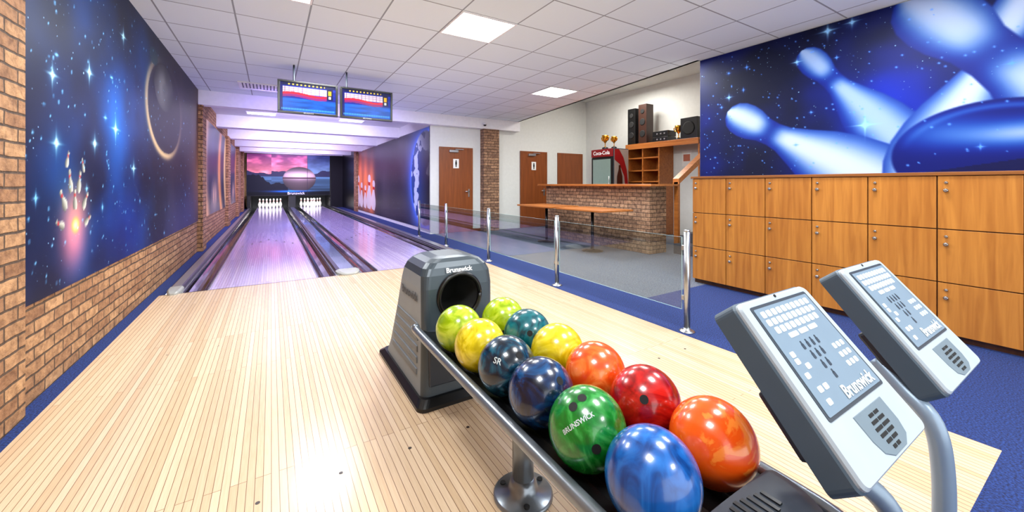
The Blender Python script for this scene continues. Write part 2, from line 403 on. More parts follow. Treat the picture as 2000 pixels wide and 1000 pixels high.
def mural_left(U,V):
    Y=3.05+U; Z=.55+V
    rgb=np.zeros(U.shape+(3,))+np.array((.0,.04,.14))
    c=cloud(Y,Z,1.5,5)
    far=np.clip((Y-5.1)/1.6,0,1)[...,None]
    blue=np.clip(c*2.2-.75,0,1)[...,None]
    rgb=rgb+blue*np.array((.0,.13,.26))
    rgb=rgb+gauss(Y,Z,4.5,1.7,.36,.38)[...,None]*np.array((.0,.20,.36))
    rgb=rgb+gauss(Y,Z,3.5,1.35,.30,.38)[...,None]*np.array((.0,.13,.24))
    rgb=rgb+gauss(Y,Z,4.8,.8,.6,.35)[...,None]*np.array((.0,.08,.26))
    rgb=rgb*(1-far)+far*(np.array((.08,.075,.10))+c[...,None]*np.array((.13,.10,.10)))
    rgb=rgb+far*gauss(Y,Z,7.6,.7,1.6,.55)[...,None]*np.array((.03,.07,.22))
    rgb=rgb+gauss(Y,Z,9.0,1.6,.75,1.2)[...,None]*np.array((.40,.24,.08))
    d=np.hypot((Y-6.35)/.95,(Z-2.12)/.60)
    ang=np.arctan2(Z-2.12,Y-6.35)
    ring=np.exp(-((d-.95)/.08)**2)*np.clip(.5-.6*np.sin(ang+.5),0.06,1)
    rgb=blend(rgb,ring,(.85,.72,.52)); rgb=blend(rgb,(d<.9)*.75,(.14,.12,.13))
    d2=np.hypot((Y-6.25)/.50,(Z-2.36)/.28)
    tex=(.05+.70*c)*np.clip(1.2-d2*.7,0,1)
    rgb=blend(rgb,np.clip((1-d2)*20,0,1),np.stack([tex*1.0,tex*1.0,tex*1.0],-1))
    d3=np.hypot((Y-5.75)/.18,(Z-2.62)/.1); rgb=blend(rgb,np.clip((1-d3)*10,0,1)*.8,(.12,.23,.27))
    rgb=rgb+gauss(Y,Z,3.70,.84,.20,.22)[...,None]*np.array((.70,.34,.32))
    rgb=rgb+gauss(Y,Z,3.72,1.05,.20,.18)[...,None]*np.array((.42,.24,.10))
    for (py,pz,ang,l) in ((3.54,1.10,125,.15),(3.64,1.22,100,.15),(3.78,1.22,75,.15),(3.88,1.09,50,.14),(3.71,1.10,92,.14),(3.50,.95,160,.12),(3.92,.95,25,.12),(3.60,1.36,70,.11),(3.84,1.33,110,.10)):
        a=math.radians(ang); t=(py+math.cos(a)*l*.5,pz+math.sin(a)*l*.5); b=(py-math.cos(a)*l*.5,pz-math.sin(a)*l*.5)
        m,tt,s=pinmask(Y,Z,t,b,.008,1.5); sh=(.62+.30*s)
        rgb=blend(rgb,m,np.stack([sh*.95,sh*.95,sh*.88],-1)); rgb=blend(rgb,m*((tt>.20)&(tt<.34))*.9,(.70,.15,.15))
    db=np.hypot((Y-3.72)/1.2,Z-.93); rgb=blend(rgb,np.clip((.065-db)/.03,0,1),(1,.62,.24)); rgb=blend(rgb,np.exp(-(db/.035)**2),(1,.98,.75))
    for k in range(260):
        rgb=star(rgb,Y,Z,3.1+5.4*rng.random()**1.6,.6+2.2*rng.random(),.005+.006*rng.random(),(.5,.8,1),flare=k%16==0)
    for y,z,r in ((4.5,1.66,.026),(3.45,1.45,.02),(4.05,1.5,.02),(3.95,2.0,.02),(5.0,1.35,.02),(4.7,2.5,.02),(3.4,1.85,.018)):
        rgb=star(rgb,Y,Z,y,z,r,(.7,.92,1))
    return rgb,np.clip(1-far[...,0]*.75,0,1)*(d>1)
def mural_left2(U,V):
    Y=U; Z=V
    rgb=np.zeros(U.shape+(3,))+np.array((.07,.09,.16))
    c=cloud(Y,Z,1.3,15); rgb=rgb+c[...,None]*np.array((.1,.1,.14))
    for cy,w,col in ((.2,.5,(.95,.65,.25)),(2.8,.35,(1,.6,.15)),(4.1,.3,(.95,.75,.3))):
        path=cy+.7*(Z-1)**2/1.5
        rgb=rgb+np.exp(-((Y-path)/w)**2)[...,None]*np.array(col)*.8
    rgb=rgb+gauss(Y,Z,1.9,.35,.5,.35)[...,None]*np.array((.8,.6,.35))
    m=((np.sin(Y*14)*.25+.45)>Z)&(Y>1.2)&(Y<2.8); rgb=blend(rgb,m*.6,(.45,.40,.42))
    return rgb,np.ones(U.shape)
def mural_lane(U,V):
    Y=9.02+U; Z=.1+V
    rgb=np.zeros(U.shape+(3,))+np.array((.13,.12,.16)); c=cloud(Y,Z,.9,25)
    rgb=rgb+c[...,None]*np.array((.14,.12,.12))
    d=np.hypot((Y-9.35)/1.1,(Z-1.35)/1.2); 
    rgb=rgb+np.exp(-np.clip(d-1,0,9)/.30)[...,None]*np.array((.08,.34,.80))*.85
    e=cloud(Y,Z,3.2,31); col=np.where(e[...,None]>.55,np.array((.74,.82,.88)),np.array((.10,.28,.52)))
    shade=np.clip((Y-8.8)/1.2+.1,.15,1)[...,None]
    rgb=blend(rgb,np.clip((1-d)*25,0,1),col*shade)
    for k in range(3): rgb=rgb+gauss(Y,Z,15.4+k*1.1,.9+.3*k,.55,1.2)[...,None]*np.array((1,.42,.08))*.9
    for k in range(5):
        m,tt,s=pinmask(Y,Z,(15.0+.75*k,1.35+.25*math.sin(k*2)),(15.1+.75*k,.25),.03,2.2); rgb=blend(rgb,m*.9,(.90,.88,.86)); rgb=blend(rgb,m*((tt>.22)&(tt<.32)),(.8,.15,.1))
    return rgb,np.clip((Y-10.3),0,1)*.7
def mural_right(U,V):
    Y=-.7+U; Z=1.3+V
    rgb=np.zeros(U.shape+(3,))+np.array((.005,.025,.16)); c=cloud(Y,Z,1.6,45)
    rgb=rgb+np.clip(c*1.8-.55,0,1)[...,None]*np.array((.01,.06,.30))
    rgb=rgb+gauss(Y,Z,1.3,1.9,.5,.5)[...,None]*np.array((.0,.07,.30))
    def bluepin(rgb,top,base,flip=1,bright=1.,fat=1.0):
        m,t,s=pinmask(Y,Z,top,base,.016,fat); s=s*flip
        l=np.exp(-(np.abs((s-.12)/.78))**2.8)*np.clip(1.0-.8*np.exp(-((t-.28)/.05)**2),.1,1)
        l=np.clip(l,0,1)*bright
        col=np.stack([.02+.70*l**1.5,.09+.70*l**1.1,.45+.46*l**.8],-1)
        return blend(rgb,m,col)
    rgb=bluepin(rgb,(1.96,2.66),(1.02,1.36),-1,.84,1.0)
    rgb=bluepin(rgb,(2.77,2.12),(1.02,.98),-1,1.0,1.15)
    rgb=bluepin(rgb,(.40,2.75),(1.12,1.05),1,1.0,1.1)
    rgb=bluepin(rgb,(1.15,2.93),(-.67,.50),-1,.95,1.0)
    d=np.hypot((Y-.60)/.64,(Z-1.45)/.44); ins=np.clip((1-d)*30,0,1)
    l=.02+.80*np.exp(-(((Y-.45)/.32)**2+((Z-1.60)/.09)**2))+.40*np.exp(-((d-.86)/.05)**2)*np.clip((Z-1.5)*2,0,1)+.3*gauss(Y,Z,.9,1.65,.25,.12)
    l=np.clip(l,0,1); col=np.stack([.0+.72*l**1.7,.04+.72*l,.30+.60*np.sqrt(l)],-1)
    rgb=blend(rgb,ins,col); rgb=blend(rgb,(ins>0)&((Z-1.38)+.18*(Y-.6)<0),(.01,.03,.26))
    for k in range(180):
        y=3.1*rng.random(); z=1.35+1.5*rng.random()
        rgb=star(rgb,Y,Z,y,z,.004+.005*rng.random(),(.35,.6,1),flare=k%16==0)
    for y,z,r in ((1.72,2.80,.02),(1.52,2.82,.015),(1.42,1.78,.022),(2.75,2.3,.012),(2.0,2.55,.012)):
        rgb=star(rgb,Y,Z,y,z,r,(.55,.8,1))
    bright=rgb[...,0]
    return rgb,np.clip(1-bright*4,0,1)*(ins<.5)
def mask_panel(U,V):
    X=-.98+U; H=2.0; Z=V/H
    rgb=np.zeros(U.shape+(3,))
    sky=np.clip((Z-.52)/.48,0,1)[...,None]
    left=np.array((.95,.52,.60))*(1-sky)+np.array((.42,.18,.42))*sky
    c=cloud(X,V*2.5,1.6,60)[...,None]
    left=left*(.6+.65*c)+np.clip(c-.55,0,1)*np.array((1.2,.5,.5))
    right=(np.array((.45,.55,.75))*(1-sky)+np.array((.16,.18,.42))*sky)*(.5+.8*c)
    sea=np.array((.30,.42,.62))*(.45+.9*np.clip(Z*1.3,0,1))[...,None]*(.75+.4*lattice(X*.6,V*14,1,71)[...,None])
    sel=(X>1.55)[...,None]
    rgb=np.where(sel,right,left); rgb=np.where((Z<.5)[...,None],sea,rgb)
    hill=.50+.14*cloud(X,X*0,1.5,80)+.05*np.sin(X*3)
    hill2=.16+.30*np.clip(.55-X*.35,0,1)*cloud(X,X*0,2.2,90)*2
    rgb=blend(rgb,((Z<hill)&(Z>.46)).astype(float),(.17,.16,.30)); rgb=blend(rgb,((Z<hill2)&(X<.7)).astype(float),(.05,.06,.13))
    d=np.hypot((X-1.2)/.74,(V-.80)/.62)
    sp=np.clip(1-d,0,1); l=.34+.62*np.exp(-((V-1.0)/.22)**2); l=l*(.55+.6*np.sqrt(sp))
    rgb=blend(rgb,np.clip((1-d)*25,0,1),np.stack([l*1.0,l*.80,l*.95],-1)); rgb=blend(rgb,(d<1)&(np.abs(V-.86)<.03),(.25,.15,.2))
    rgb=blend(rgb,(V<.20).astype(float),(.02,.03,.07)); rgb=rgb+gauss(U,V,1.75,.19,.8,.05)[...,None]*np.array((.1,.4,.9))
    rgb=blend(rgb,(np.abs(X-1.55)<.02).astype(float)*.5,(.2,.15,.25))
    return rgb,np.ones(U.shape)
def tv(U,V):
    W=.70;H=.405; x=U/W; z=V/H
    rgb=np.zeros(U.shape+(3,))+np.array((.06,.14,.62))
    rgb=blend(rgb,(z<.45).astype(float),(.07,.36,.80)); rgb=rgb*(.70+.5*cloud(x*3,z*8,1.5,99)[...,None])
    rgb=blend(rgb,(z>.88).astype(float),(.03,.05,.28)); 
    tab=(x>.05)&(x<.83)&(z>.62)&(z<.84); rgb=blend(rgb,tab.astype(float),(.86,.80,.86))
    rgb=blend(rgb,(tab&(((x*13)%1<.12)|((z*14)%1<.10))).astype(float),(.60,.40,.60))
    wave=.56+.04*np.sin(x*7)
    rgb=blend(rgb,((z<wave+.08)&(z>wave)&(x>.03)&(x<.83)).astype(float),(.85,.10,.22)); rgb=blend(rgb,((z<wave)&(z>wave-.08)&(x>.03)&(x<.83)).astype(float),(.55,.12,.45))
    rgb=blend(rgb,((x>.83)&(x<.95)&(z>.5)&(z<.88)).astype(float),(.04,.05,.25)); rgb=blend(rgb,((x>.86)&(x<.92)&(z>.66)&(z<.82)).astype(float),(1,.70,.1))
    rgb=blend(rgb,((x>.87)&(x<.91)&(z>.54)&(z<.62)).astype(float),(.95,.95,.95))
    rgb=blend(rgb,((x<.045)).astype(float)*.8,(.08,.05,.35)); rgb=blend(rgb,((z<.12)&(x>.02)&(x<.98)&((x*40)%1<.6)&(z>.05)).astype(float)*.7,(.35,.75,1))
    rgb=blend(rgb,((z>.91)&(z<.96)&(x>.10)&(x<.8)&((x*14)%1<.35)).astype(float),(.95,.8,.3))
    return rgb,np.ones(U.shape)

# ---------------------------------------------------------------- room shell
def quads(name,polys,mats):
    v=[];f=[];fm=[]
    for pts,mi in polys:
        n=len(v); v+=pts; f.append(tuple(range(n,n+len(pts)))); fm.append(mi)
    return fromdata(name,v,f,mats,fm=fm)
def rect(x0,x1,y0,y1,z): return [(x0,y0,z),(x1,y0,z),(x1,y1,z),(x0,y1,z)]
fp=[(rect(-1.03,2.80,.33,5.57,0),0),(rect(-1.12,-1.03,-3,9,0),1),(rect(-1.12,-.98,9,25,0),1),(rect(-1.03,-.98,5.57,9,0),1),(rect(-1.03,2.80,-3,.33,0),1),
    (rect(2.80,3.35,-3,5.57,0),1),(rect(2.81,3.35,5.57,9,0),1),(rect(2.81,3.25,9,25,0),1),(rect(3.35,4.95,-3,2.75,0),1),(rect(3.35,8.25,2.75,9,0),2),(rect(4.95,8.25,2.75,3.15,-.001),2)]
for k in range(-5,19):
    x=-.044+.145*k
    if k%2==0 and -.95<x<2.7:
        for yy,rr in ((1.75,.0085),(3.6,.006)):
            fp.append(([(x+rr*math.cos(a*math.pi/6),yy+rr*math.sin(a*math.pi/6),.0006) for a in range(12)],3))
fp.append((rect(.93,1.14,1.50,1.503,.0006),3))
fp.append((rect(-1.03,2.80,5.555,5.57,.0006),3))
fl=struct(quads('floor',fp,[M_app,M_carpet,M_gray,M_dot]))
cl=struct(quads('ceiling',[([(-1.12,-3,2.88),(4.95,-3,2.88),(4.95,3.15,2.88),(5.7,9,2.88),(-1.12,9,2.88)][::-1],0),
   (rect(-1.12,3.25,9,25,2.88)[::-1],1),([(4.95,3.15,3.72),(8.25,3.15,3.72),(8.25,9,3.72),(5.7,9,3.72)][::-1],1)],[M_ceil,M_white]))
struct(box('wall_left',-1.27,-1.12,-3,25,-.1,2.9,M_brick))
struct(box('wall_right',4.95,5.1,-3,3.15,0,2.9,M_white))
struct(box('wall_bar_return',5.1,8.25,3.03,3.15,0,3.72,M_white))
struct(box('wall_bar',8.25,8.4,3.03,9.1,0,3.72,M_white))
struct(box('wall_far',3.25,8.25,9.0,9.12,0,3.72,M_white))
struct(box('wall_lane_right',3.25,3.37,9.12,25,0,2.88,M_white))
struct(box('wall_lane_end',-1.12,3.25,24.9,25,-.1,2.88,M_dark))
bm=bmesh.new(); addloft(bm,[[(4.95,3.15,2.88),(5.7,9,2.88),(5.7,9,3.72),(4.95,3.15,3.72)],[(4.90,3.16,2.88),(5.65,9,2.88),(5.65,9,3.72),(4.90,3.16,3.72)]])
struct(bmobj('trim_1',bm,M_white))
struct(box('trim_2',-1.12,5.7,8.8,9.0,2.62,2.88,M_beam,bev=.004))
for i,y in enumerate((11.6,14.4,17.1,19.6)):
    struct(box('trim_%d'%(3+i),-1.12,3.25,y,y+.35,2.58,2.88,M_beam,bev=.004))
struct(box('wall_pillar_left',-1.12,-1.08,-3,3.03,0,2.88,M_brick))
for i,(a,b) in enumerate(((8.82,9.25),(13.7,14.35),(17.6,18.2),(20.6,21.2))):
    struct(box('trim_%d'%(8+i),-1.12,-1.04,a,b,0,2.88 if i!=1 else 2.58,M_brick))
struct(box('trim_12',4.60,5.05,8.80,9.0,0,2.62,M_brick2))
struct(box('trim_13',3.17,3.25,18.1,18.7,0,2.88,M_brick))
struct(box('trim_15',3.20,3.25,18.7,22.2,0,2.88,M_black))

# murals
GM=paintedmat('mural_print_space',1,rough=.45,starscale=7)
tag(painted('wall_mural',(-1.105,3.05,.55),(0,1,0),(0,0,1),5.75,2.33,480,195,mural_left,GM),'blue outer space mural with planet and exploding pins on brick','mural')
tag(painted('wall_mural.001',(-1.105,9.27,.56),(0,1,0),(0,0,1),4.4,1.95,200,90,mural_left2,paintedmat('mural_print_swoosh')),'dark mural with golden swooshes on brick wall between pillars','mural')
tag(painted('wall_mural.002',(-1.105,14.4,.56),(0,1,0),(0,0,1),3.15,1.95,100,60,mural_left2,paintedmat('mural_print_swoosh_small')),'short golden swoosh mural on brick wall near the pins','mural')
tag(painted('wall_mural.003',(3.235,9.02,.1),(0,1,0),(0,0,1),9.0,2.5,380,130,mural_lane,paintedmat('mural_print_earth',1,starscale=5)),'dark space mural with glowing blue earth beside the lanes','mural')
tag(painted('wall_mural.004',(4.935,-.7,1.3),(0,1,0),(0,0,1),3.84,1.57,480,196,mural_right,paintedmat('mural_print_pins',1,rough=.5,starscale=9)),'deep blue mural of giant glowing pins and ball above lockers','mural')

# ---------------------------------------------------------------- lanes
for i,(a,b) in enumerate(((-.60,.50),(1.27,2.37))):
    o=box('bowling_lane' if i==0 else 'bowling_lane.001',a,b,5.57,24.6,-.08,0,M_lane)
    tag(o,'glossy pale maple bowling lane lit violet','bowling lane','bowling lanes')
    for k in range(-3,4):
        x=(a+b)/2+k*.14; y=9.9-abs(k)*.28
        bm=bmesh.new(); vs=[bm.verts.new(p) for p in ((x-.02,y,.0012),(x+.02,y,.0012),(x,y+.15,.0012))]; bm.faces.new(vs)
        bmobj('aiming_arrow',bm,M_dot).parent=o
def gut(x0,x1,n=10,d=.075):
    c=(x0+x1)/2;r=(x1-x0)/2
    return [(c-r*math.cos(math.pi*k/n),-d*math.sin(math.pi*k/n)) for k in range(n+1)]
def gutter(name,x0,x1,label):
    e=empty(name,((x0+x1)/2,5.57,0),label,'lane gutter','lane gutters')
    extr('channel',gut(x0+.012,x1-.012),5.6,24.6,[M_gutter],e)
    for i,(a,b) in enumerate(((x0,x0+.012),(x1-.012,x1))): box('edge_strip',a,b,5.58,24.6,-.02,.004,M_alu,e)
    return e
gutter('lane_gutter',-.845,-.60,'black glossy gutter beside brick wall lane')
gutter('lane_gutter.001',.50,.735,'black glossy gutter beside ball return capping')
gutter('lane_gutter.002',1.035,1.27,'black glossy gutter beside ball return capping')
gutter('lane_gutter.003',2.37,2.61,'black glossy gutter beside blue carpet')
def capping(name,x0,x1,label,topmat):
    e=empty(name,((x0+x1)/2,5.57,0),label,'lane capping','lane cappings')
    w=x1-x0
    extr('cover',[(x0,-.06),(x0,.02),(x0+.015,.035),(x0+w*.2,.045),(x1-w*.2,.045),(x1-.015,.035),(x1,.02),(x1,-.06)],5.72,24.6,[topmat,M_black],e,fm=[1,1,1,0,1,1,1],closed=True)
    bm=bmesh.new(); cx=(x0+x1)/2; secs=[]
    for k in range(7):
        t=k/6; y=5.74-.24*math.sin(t*math.pi/2); hw=w/2*max(.25,math.cos(t*math.pi/2)**.6 if k<6 else .25); h=.047*max(.35,math.cos(t*math.pi/2)**.5 if k<6 else .35)
        secs.append([(cx-hw,y,-.01),(cx-hw,y,h*.6),(cx-hw*.75,y,h),(cx+hw*.75,y,h),(cx+hw,y,h*.6),(cx+hw,y,-.01)])
    addloft(bm,secs,smooth=False); bmobj('nose',bm,M_nose,e)
    return e
capping('lane_capping',-.98,-.845,'narrow grey and black division capping beside carpet',M_alu)
capping('lane_capping.001',.735,1.035,'wide blue-grey ball return capping between lanes',M_cap)
capping('lane_capping.002',2.61,2.81,'black division capping beside blue carpet',M_alu)
for i,x in enumerate((-.98,.735,2.61)):
    w=(.13,.30,.20)[i]
    tag(box('pin_deck_divider' if i==0 else 'pin_deck_divider.%03d'%i,x,x+w,22.3,24.6,.047,.66,M_black),'black side board flanking the pin deck','divider','pin deck dividers')
pe=empty('pinsetter_mask',(.8,22.2,.64),'illuminated panel with pink sunset over lake and metallic ball','pinsetter mask')
painted('picture',(-.98,22.18,.66),(1,0,0),(0,0,1),3.56,2.0,230,130,mask_panel,paintedmat('mask_print',0,emit=1.1,base=.3),pe)
box('backing',-1.0,2.62,22.19,22.25,.64,2.68,M_black,pe)
text('lettering','Brunswick',.18,frame((1.05,22.17,.75),(1,0,0),(0,0,1)),M_text,pe,.002)
struct(box('wall_lane_end_side',2.64,3.25,22.2,22.3,0,2.88,M_dark))
struct(box('trim_14',-1.12,3.25,22.15,22.3,2.69,2.88,M_beam))
prof=[(.028,0),(.030,.005),(.045,.05),(.0575,.10),(.0605,.114),(.057,.15),(.045,.19),(.032,.225),(.0245,.245),(.0225,.262),(.0235,.28),(.0265,.30),(.0315,.325),(.032,.343),(.028,.36),(.018,.374),(.005,.381)]
mis=[0]*16; mis[8]=1; mis[10]=1
bm=bmesh.new(); addlathe(bm,[(r*1.22,z*1.22) for r,z in prof],seg=14,mis=mis)
pin0=bmobj('bowling_pin',bm,[M_pin,M_red],smooth=True); first=True
for lx in (-.05,1.82):
    for row in range(4):
        for k in range(row+1):
            o=pin0 if first else pin0.copy()
            if not first: COL.objects.link(o)
            first=False
            o.location=(lx+(k-row/2)*.3048,23.0+row*.264,0); tag(o,'white bowling pin with red neck stripes on pin deck','bowling pin','racked bowling pins')

# ---------------------------------------------------------------- ceiling fixtures
def clight(i,x0,y0,w,d,z,label):
    e=empty('ceiling_light'+('' if i==0 else '.%03d'%i),(x0+w/2,y0+d/2,z),label,'ceiling light','ceiling light panels')
    bm=bmesh.new(); t=.02
    for a in ((x0,x0+w,y0,y0+t),(x0,x0+w,y0+d-t,y0+d),(x0,x0+t,y0+t,y0+d-t),(x0+w-t,x0+w,y0+t,y0+d-t)): addbox(bm,*a,z-.012,z-.001)
    bmobj('frame',bm,M_frame,e); box('diffuser',x0+t,x0+w-t,y0+t,y0+d-t,z-.008,z-.002,M_light,e)
panels=[(1.57,3.44),(4.07,5.315),(-.305,3.44)]
for i,(x,y) in enumerate(panels): clight(i,x,y,.625,.625,2.88,'square recessed fluorescent panel in tiled ceiling')
for i,(x,y) in enumerate(((-.5,10.8),(1.5,10.8),(-.5,13.6),(1.5,13.6))): clight(3+i,x,y,.6,.35,2.88,'small recessed light between white beams above the lanes')
e=empty('ceiling_vent',(-.15,7.95,2.87),'white slatted air vent in tiled ceiling','air vent')
bm=bmesh.new()
for a in ((-.47,.17,7.70,7.72),(-.47,.17,8.18,8.20),(-.47,-.45,7.72,8.18),(.15,.17,7.72,8.18)): addbox(bm,*a,2.86,2.879)
bmobj('frame',bm,M_frame,e); bm=bmesh.new()
for k in range(12): addbox(bm,-.45+k*.05,-.418+k*.05,7.72,8.18,2.868,2.876)
bmobj('slats',bm,M_frame,e); box('duct',-.45,.15,7.72,8.18,2.877,2.879,M_bezel,e)
e=empty('security_camera',(4.6,8.78,2.80),'small white dome camera on the ceiling beam','security camera')
bm=bmesh.new(); addlathe(bm,[(.05,.03),(.05,0),(.045,-.01)],(4.6,8.74,2.72),16); addbox(bm,4.57,4.63,8.74,8.80,2.72,2.75); bmobj('housing',bm,M_frame,e)
bm=bmesh.new(); addlathe(bm,[(.04,-.01),(.036,-.03),(.02,-.045),(.003,-.05)],(4.6,8.74,2.72),16); bmobj('lens_dome',bm,M_black,e)

TVM=paintedmat('monitor_picture',0,emit=.85,rough=.3,base=.15)
for i,x0 in enumerate((.07,.86)):
    e=empty('monitor' if i==0 else 'monitor.001',(x0+.38,6.2,2.88),'black flat score monitor hung from ceiling showing blue score grid','monitor','score monitors')
    W=.76;z0=2.185;z1=2.64
    bm=bmesh.new()
    for a in ((x0,x0+W,z0,z0+.03),(x0,x0+W,z1-.025,z1),(x0,x0+.03,z0+.03,z1-.025),(x0+W-.03,x0+W,z0+.03,z1-.025)): addbox(bm,a[0],a[1],6.19,6.25,a[2],a[3],.003)
    addbox(bm,x0+.01,x0+W-.01,6.22,6.27,z0+.01,z1-.01); bmobj('bezel',bm,M_black,e)
    painted('screen',(x0+.03,6.205,z0+.03),(1,0,0),(0,0,1),.70,.40,140,80,tv,TVM,e)
    text('lettering','BRUNSWICK',.022,frame((x0+.38,6.188,z0+.014),(1,0,0),(0,0,1)),M_alu,e)
    cyl('hanging_rod',(x0+(.2 if i==0 else .1),6.27,2.879),(x0+(.2 if i==0 else .1),6.27,2.45),.012,M_bezel,e)
    box('bracket',x0+.05,x0+.63,6.26,6.30,2.40,2.50,M_black,e)

# ---------------------------------------------------------------- lockers
ys=[2.90,2.487,2.074,1.661,1.248,.835,.422,.009,-.404]; zs=[.05,.445,.855,1.268]
for i in range(8):
    yl=ys[i]; yr=ys[i+1]
    e=empty('locker_cabinet'+('' if i==0 else '.%03d'%i),(4.66,(yl+yr)/2,0),'honey wood locker column with three square doors','locker','wooden lockers')
    bm=bmesh.new(); addbox(bm,4.42,4.93,yr+.001,yl-.001,.05,1.268); addbox(bm,4.45,4.93,yr+.001,yl-.001,0,.05); bmobj('body',bm,M_lockbody,e)
    for r in range(3):
        d=box('door',4.40,4.419,yr+.004,yl-.004,zs[r]+.004,zs[r+1]-.004,M_locker,e,bev=.0015)
        for k,(dz,rr,ln) in enumerate(((.055,.011,.012),(.115,.015,.022))):
            z=zs[r+1]-dz; bm=bmesh.new(); addcyl(bm,(4.40,yl-.05,z),(4.40-ln,yl-.05,z),rr*.7,rr,14); addcyl(bm,(4.40-ln,yl-.05,z),(4.40-ln-.005,yl-.05,z),rr,rr*.6,14)
            o=bmobj('lock' if k==0 else 'knob',bm,M_chrome,d)
tag(box('locker_top_board',4.385,4.934,-.404,2.915,1.268,1.295,M_lockertop,bev=.003),'long wooden top board lying over the lockers','board')

# ---------------------------------------------------------------- glass barrier
py=[1.95,3.65,5.36,7.1,8.72]; bx=2.885
for i,y in enumerate(py):
    e=empty('barrier_post'+('' if i==0 else '.%03d'%i),(bx,y,0),'polished steel barrier post with round foot holding glass','barrier post','glass barrier posts')
    bm=bmesh.new(); addlathe(bm,[(.06,0),(.06,.006),(.045,.012),(.028,.018),(.026,.03)],(bx,y,0)); bmobj('foot',bm,M_chrome,e)
    cyl('pole',(bx,y,.02),(bx,y,.815),.0245,M_chrome,e)
    bm=bmesh.new(); addlathe(bm,[(.0245,.812),(.0245,.824),(.022,.828),(.003,.829)],(bx,y,0)); bmobj('cap',bm,M_chrome,e)
    for z in (.27,.68):
        for s in ((-1,1) if 0<i<4 else ((1,) if i==0 else (-1,))):
            box('glass_clamp',bx-.012,bx+.012,min(y+s*.02,y+s*.045),max(y+s*.02,y+s*.045),z-.02,z+.02,M_chrome,e,bev=.003)
for i in range(4):
    o=box('glass_panel'+('' if i==0 else '.%03d'%i),bx-.005,bx+.005,py[i]+.046,py[i+1]-.046,.17,.765,[M_glass,M_gedge])
    for p in o.data.polygons: p.material_index=0 if abs(p.normal.x)>.5 else 1
    tag(o,'clear glass panel clamped between steel barrier posts','glass panel','glass barrier panels')

# ---------------------------------------------------------------- doors
for i,(a,b) in enumerate(((3.47,4.37),(5.82,6.73),(7.12,8.08))):
    d=struct(box('door_%d'%(i+1),a+.05,b-.05,8.965,9.0,.01,2.07,M_door,bev=.002))
    bm=bmesh.new(); addbox(bm,a,a+.05,8.96,9.0,0,2.12,.003); addbox(bm,b-.05,b,8.96,9.0,0,2.12,.003); addbox(bm,a+.05,b-.05,8.96,9.0,2.07,2.12,.003)
    bmobj('door_frame',bm,M_door).parent=d
    bm=bmesh.new(); hx=b-.11; addcyl(bm,(hx,8.965,1.02),(hx,8.92,1.02),.011); addcyl(bm,(hx+.01,8.92,1.02),(hx-.12,8.92,1.02),.010); addbox(bm,hx-.02,hx+.02,8.958,8.966,.88,1.08,.003)
    bmobj('handle',bm,M_chrome).parent=d
    if i<2:
        o=box('door_sign',(a+b)/2-.09,(a+b)/2+.06,8.958,8.964,1.60,1.83,M_paper); o.parent=d
        bm=bmesh.new(); cx=(a+b)/2-.015; addcyl(bm,(cx,8.957,1.78),(cx,8.953,1.78),.018); addbox(bm,cx-.022,cx+.022,8.953,8.957,1.69,1.76); addbox(bm,cx-.016,cx-.003,8.953,8.957,1.63,1.69); addbox(bm,cx+.003,cx+.016,8.953,8.957,1.63,1.69)
        bmobj('pictogram',bm,M_black).parent=d
        bm=bmesh.new(); addbox(bm,a+.25,a+.48,8.91,8.964,1.99,2.05,.005); addbox(bm,a+.4,a+.62,8.90,8.93,2.06,2.075); bmobj('door_closer',bm,M_alu).parent=d
struct(box('baseboard_far',4.37,4.60,8.985,9.0,0,.07,M_door))

# ---------------------------------------------------------------- bar
e=empty('bar_counter',(5.72,5.9,0),'brick-faced bar counter with wooden top','bar counter')
box('body',5.5,5.94,4.42,7.36,0,1.165,M_brick2,e); box('countertop',5.36,6.08,4.28,7.52,1.165,1.205,M_bar,e,bev=.006)
def table(i,y0,y1):
    e=empty('table'+('' if i==0 else '.001'),(4.92,(y0+y1)/2,0),'rectangular wooden table on black pedestal beside bar','table','tables by the bar')
    box('tabletop',4.55,5.30,y0,y1,.735,.765,M_bar,e,bev=.004)
    yc=(y0+y1)/2
    cyl('leg',(4.92,yc,.03),(4.92,yc,.72),.028,M_black,e); bm=bmesh.new(); addlathe(bm,[(.19,0),(.19,.010),(.05,.022),(.030,.04)],(4.92,yc,0)); bmobj('foot',bm,M_black,e)
    box('support_plate',4.75,5.09,yc-.2,yc+.2,.72,.735,M_black,e)
table(0,4.6,5.8); table(1,6.0,7.15)
e=empty('wall_shelf_unit',(7.95,5.9,1.0),'orange wood back bar shelving with open compartments','shelf unit')
box('top_board',7.68,8.24,4.93,6.92,2.15,2.20,M_bar,e,bev=.004)
bm=bmesh.new()
for y in (5.93,6.40,6.87): addbox(bm,7.72,8.24,y,y+.03,0,2.15)
for z in (.9,1.25,1.52,1.83): addbox(bm,7.73,8.23,5.95,6.88,z,z+.03)
addbox(bm,8.22,8.245,5.95,6.88,0,2.15); bmobj('compartments',bm,M_bar,e)
box('fascia',7.68,7.71,4.93,6.92,2.07,2.15,M_bar,e); box('side_panel',7.72,8.24,4.93,4.96,0,2.07,M_bar,e)
bm=bmesh.new(); addloft(bm,[[(6.10,4.28,1.20),(6.10,4.40,1.20),(6.10,4.40,1.30),(6.10,4.28,1.30)],[(7.2,4.28,1.86),(7.2,4.40,1.86),(7.2,4.40,1.98),(7.2,4.28,1.98)]])
addbox(bm,6.10,6.16,4.30,4.38,.0,1.24); addbox(bm,6.95,7.01,4.30,4.38,.51,1.78)
tag(bmobj('stair_handrail',bm,M_bar),'inclined wooden handrail board rising beside the bar','handrail')
bm=bmesh.new()
for k in range(3): addbox(bm,5.95+.32*k,7.4,3.2,4.28,.17*k,.17*(k+1),.004)
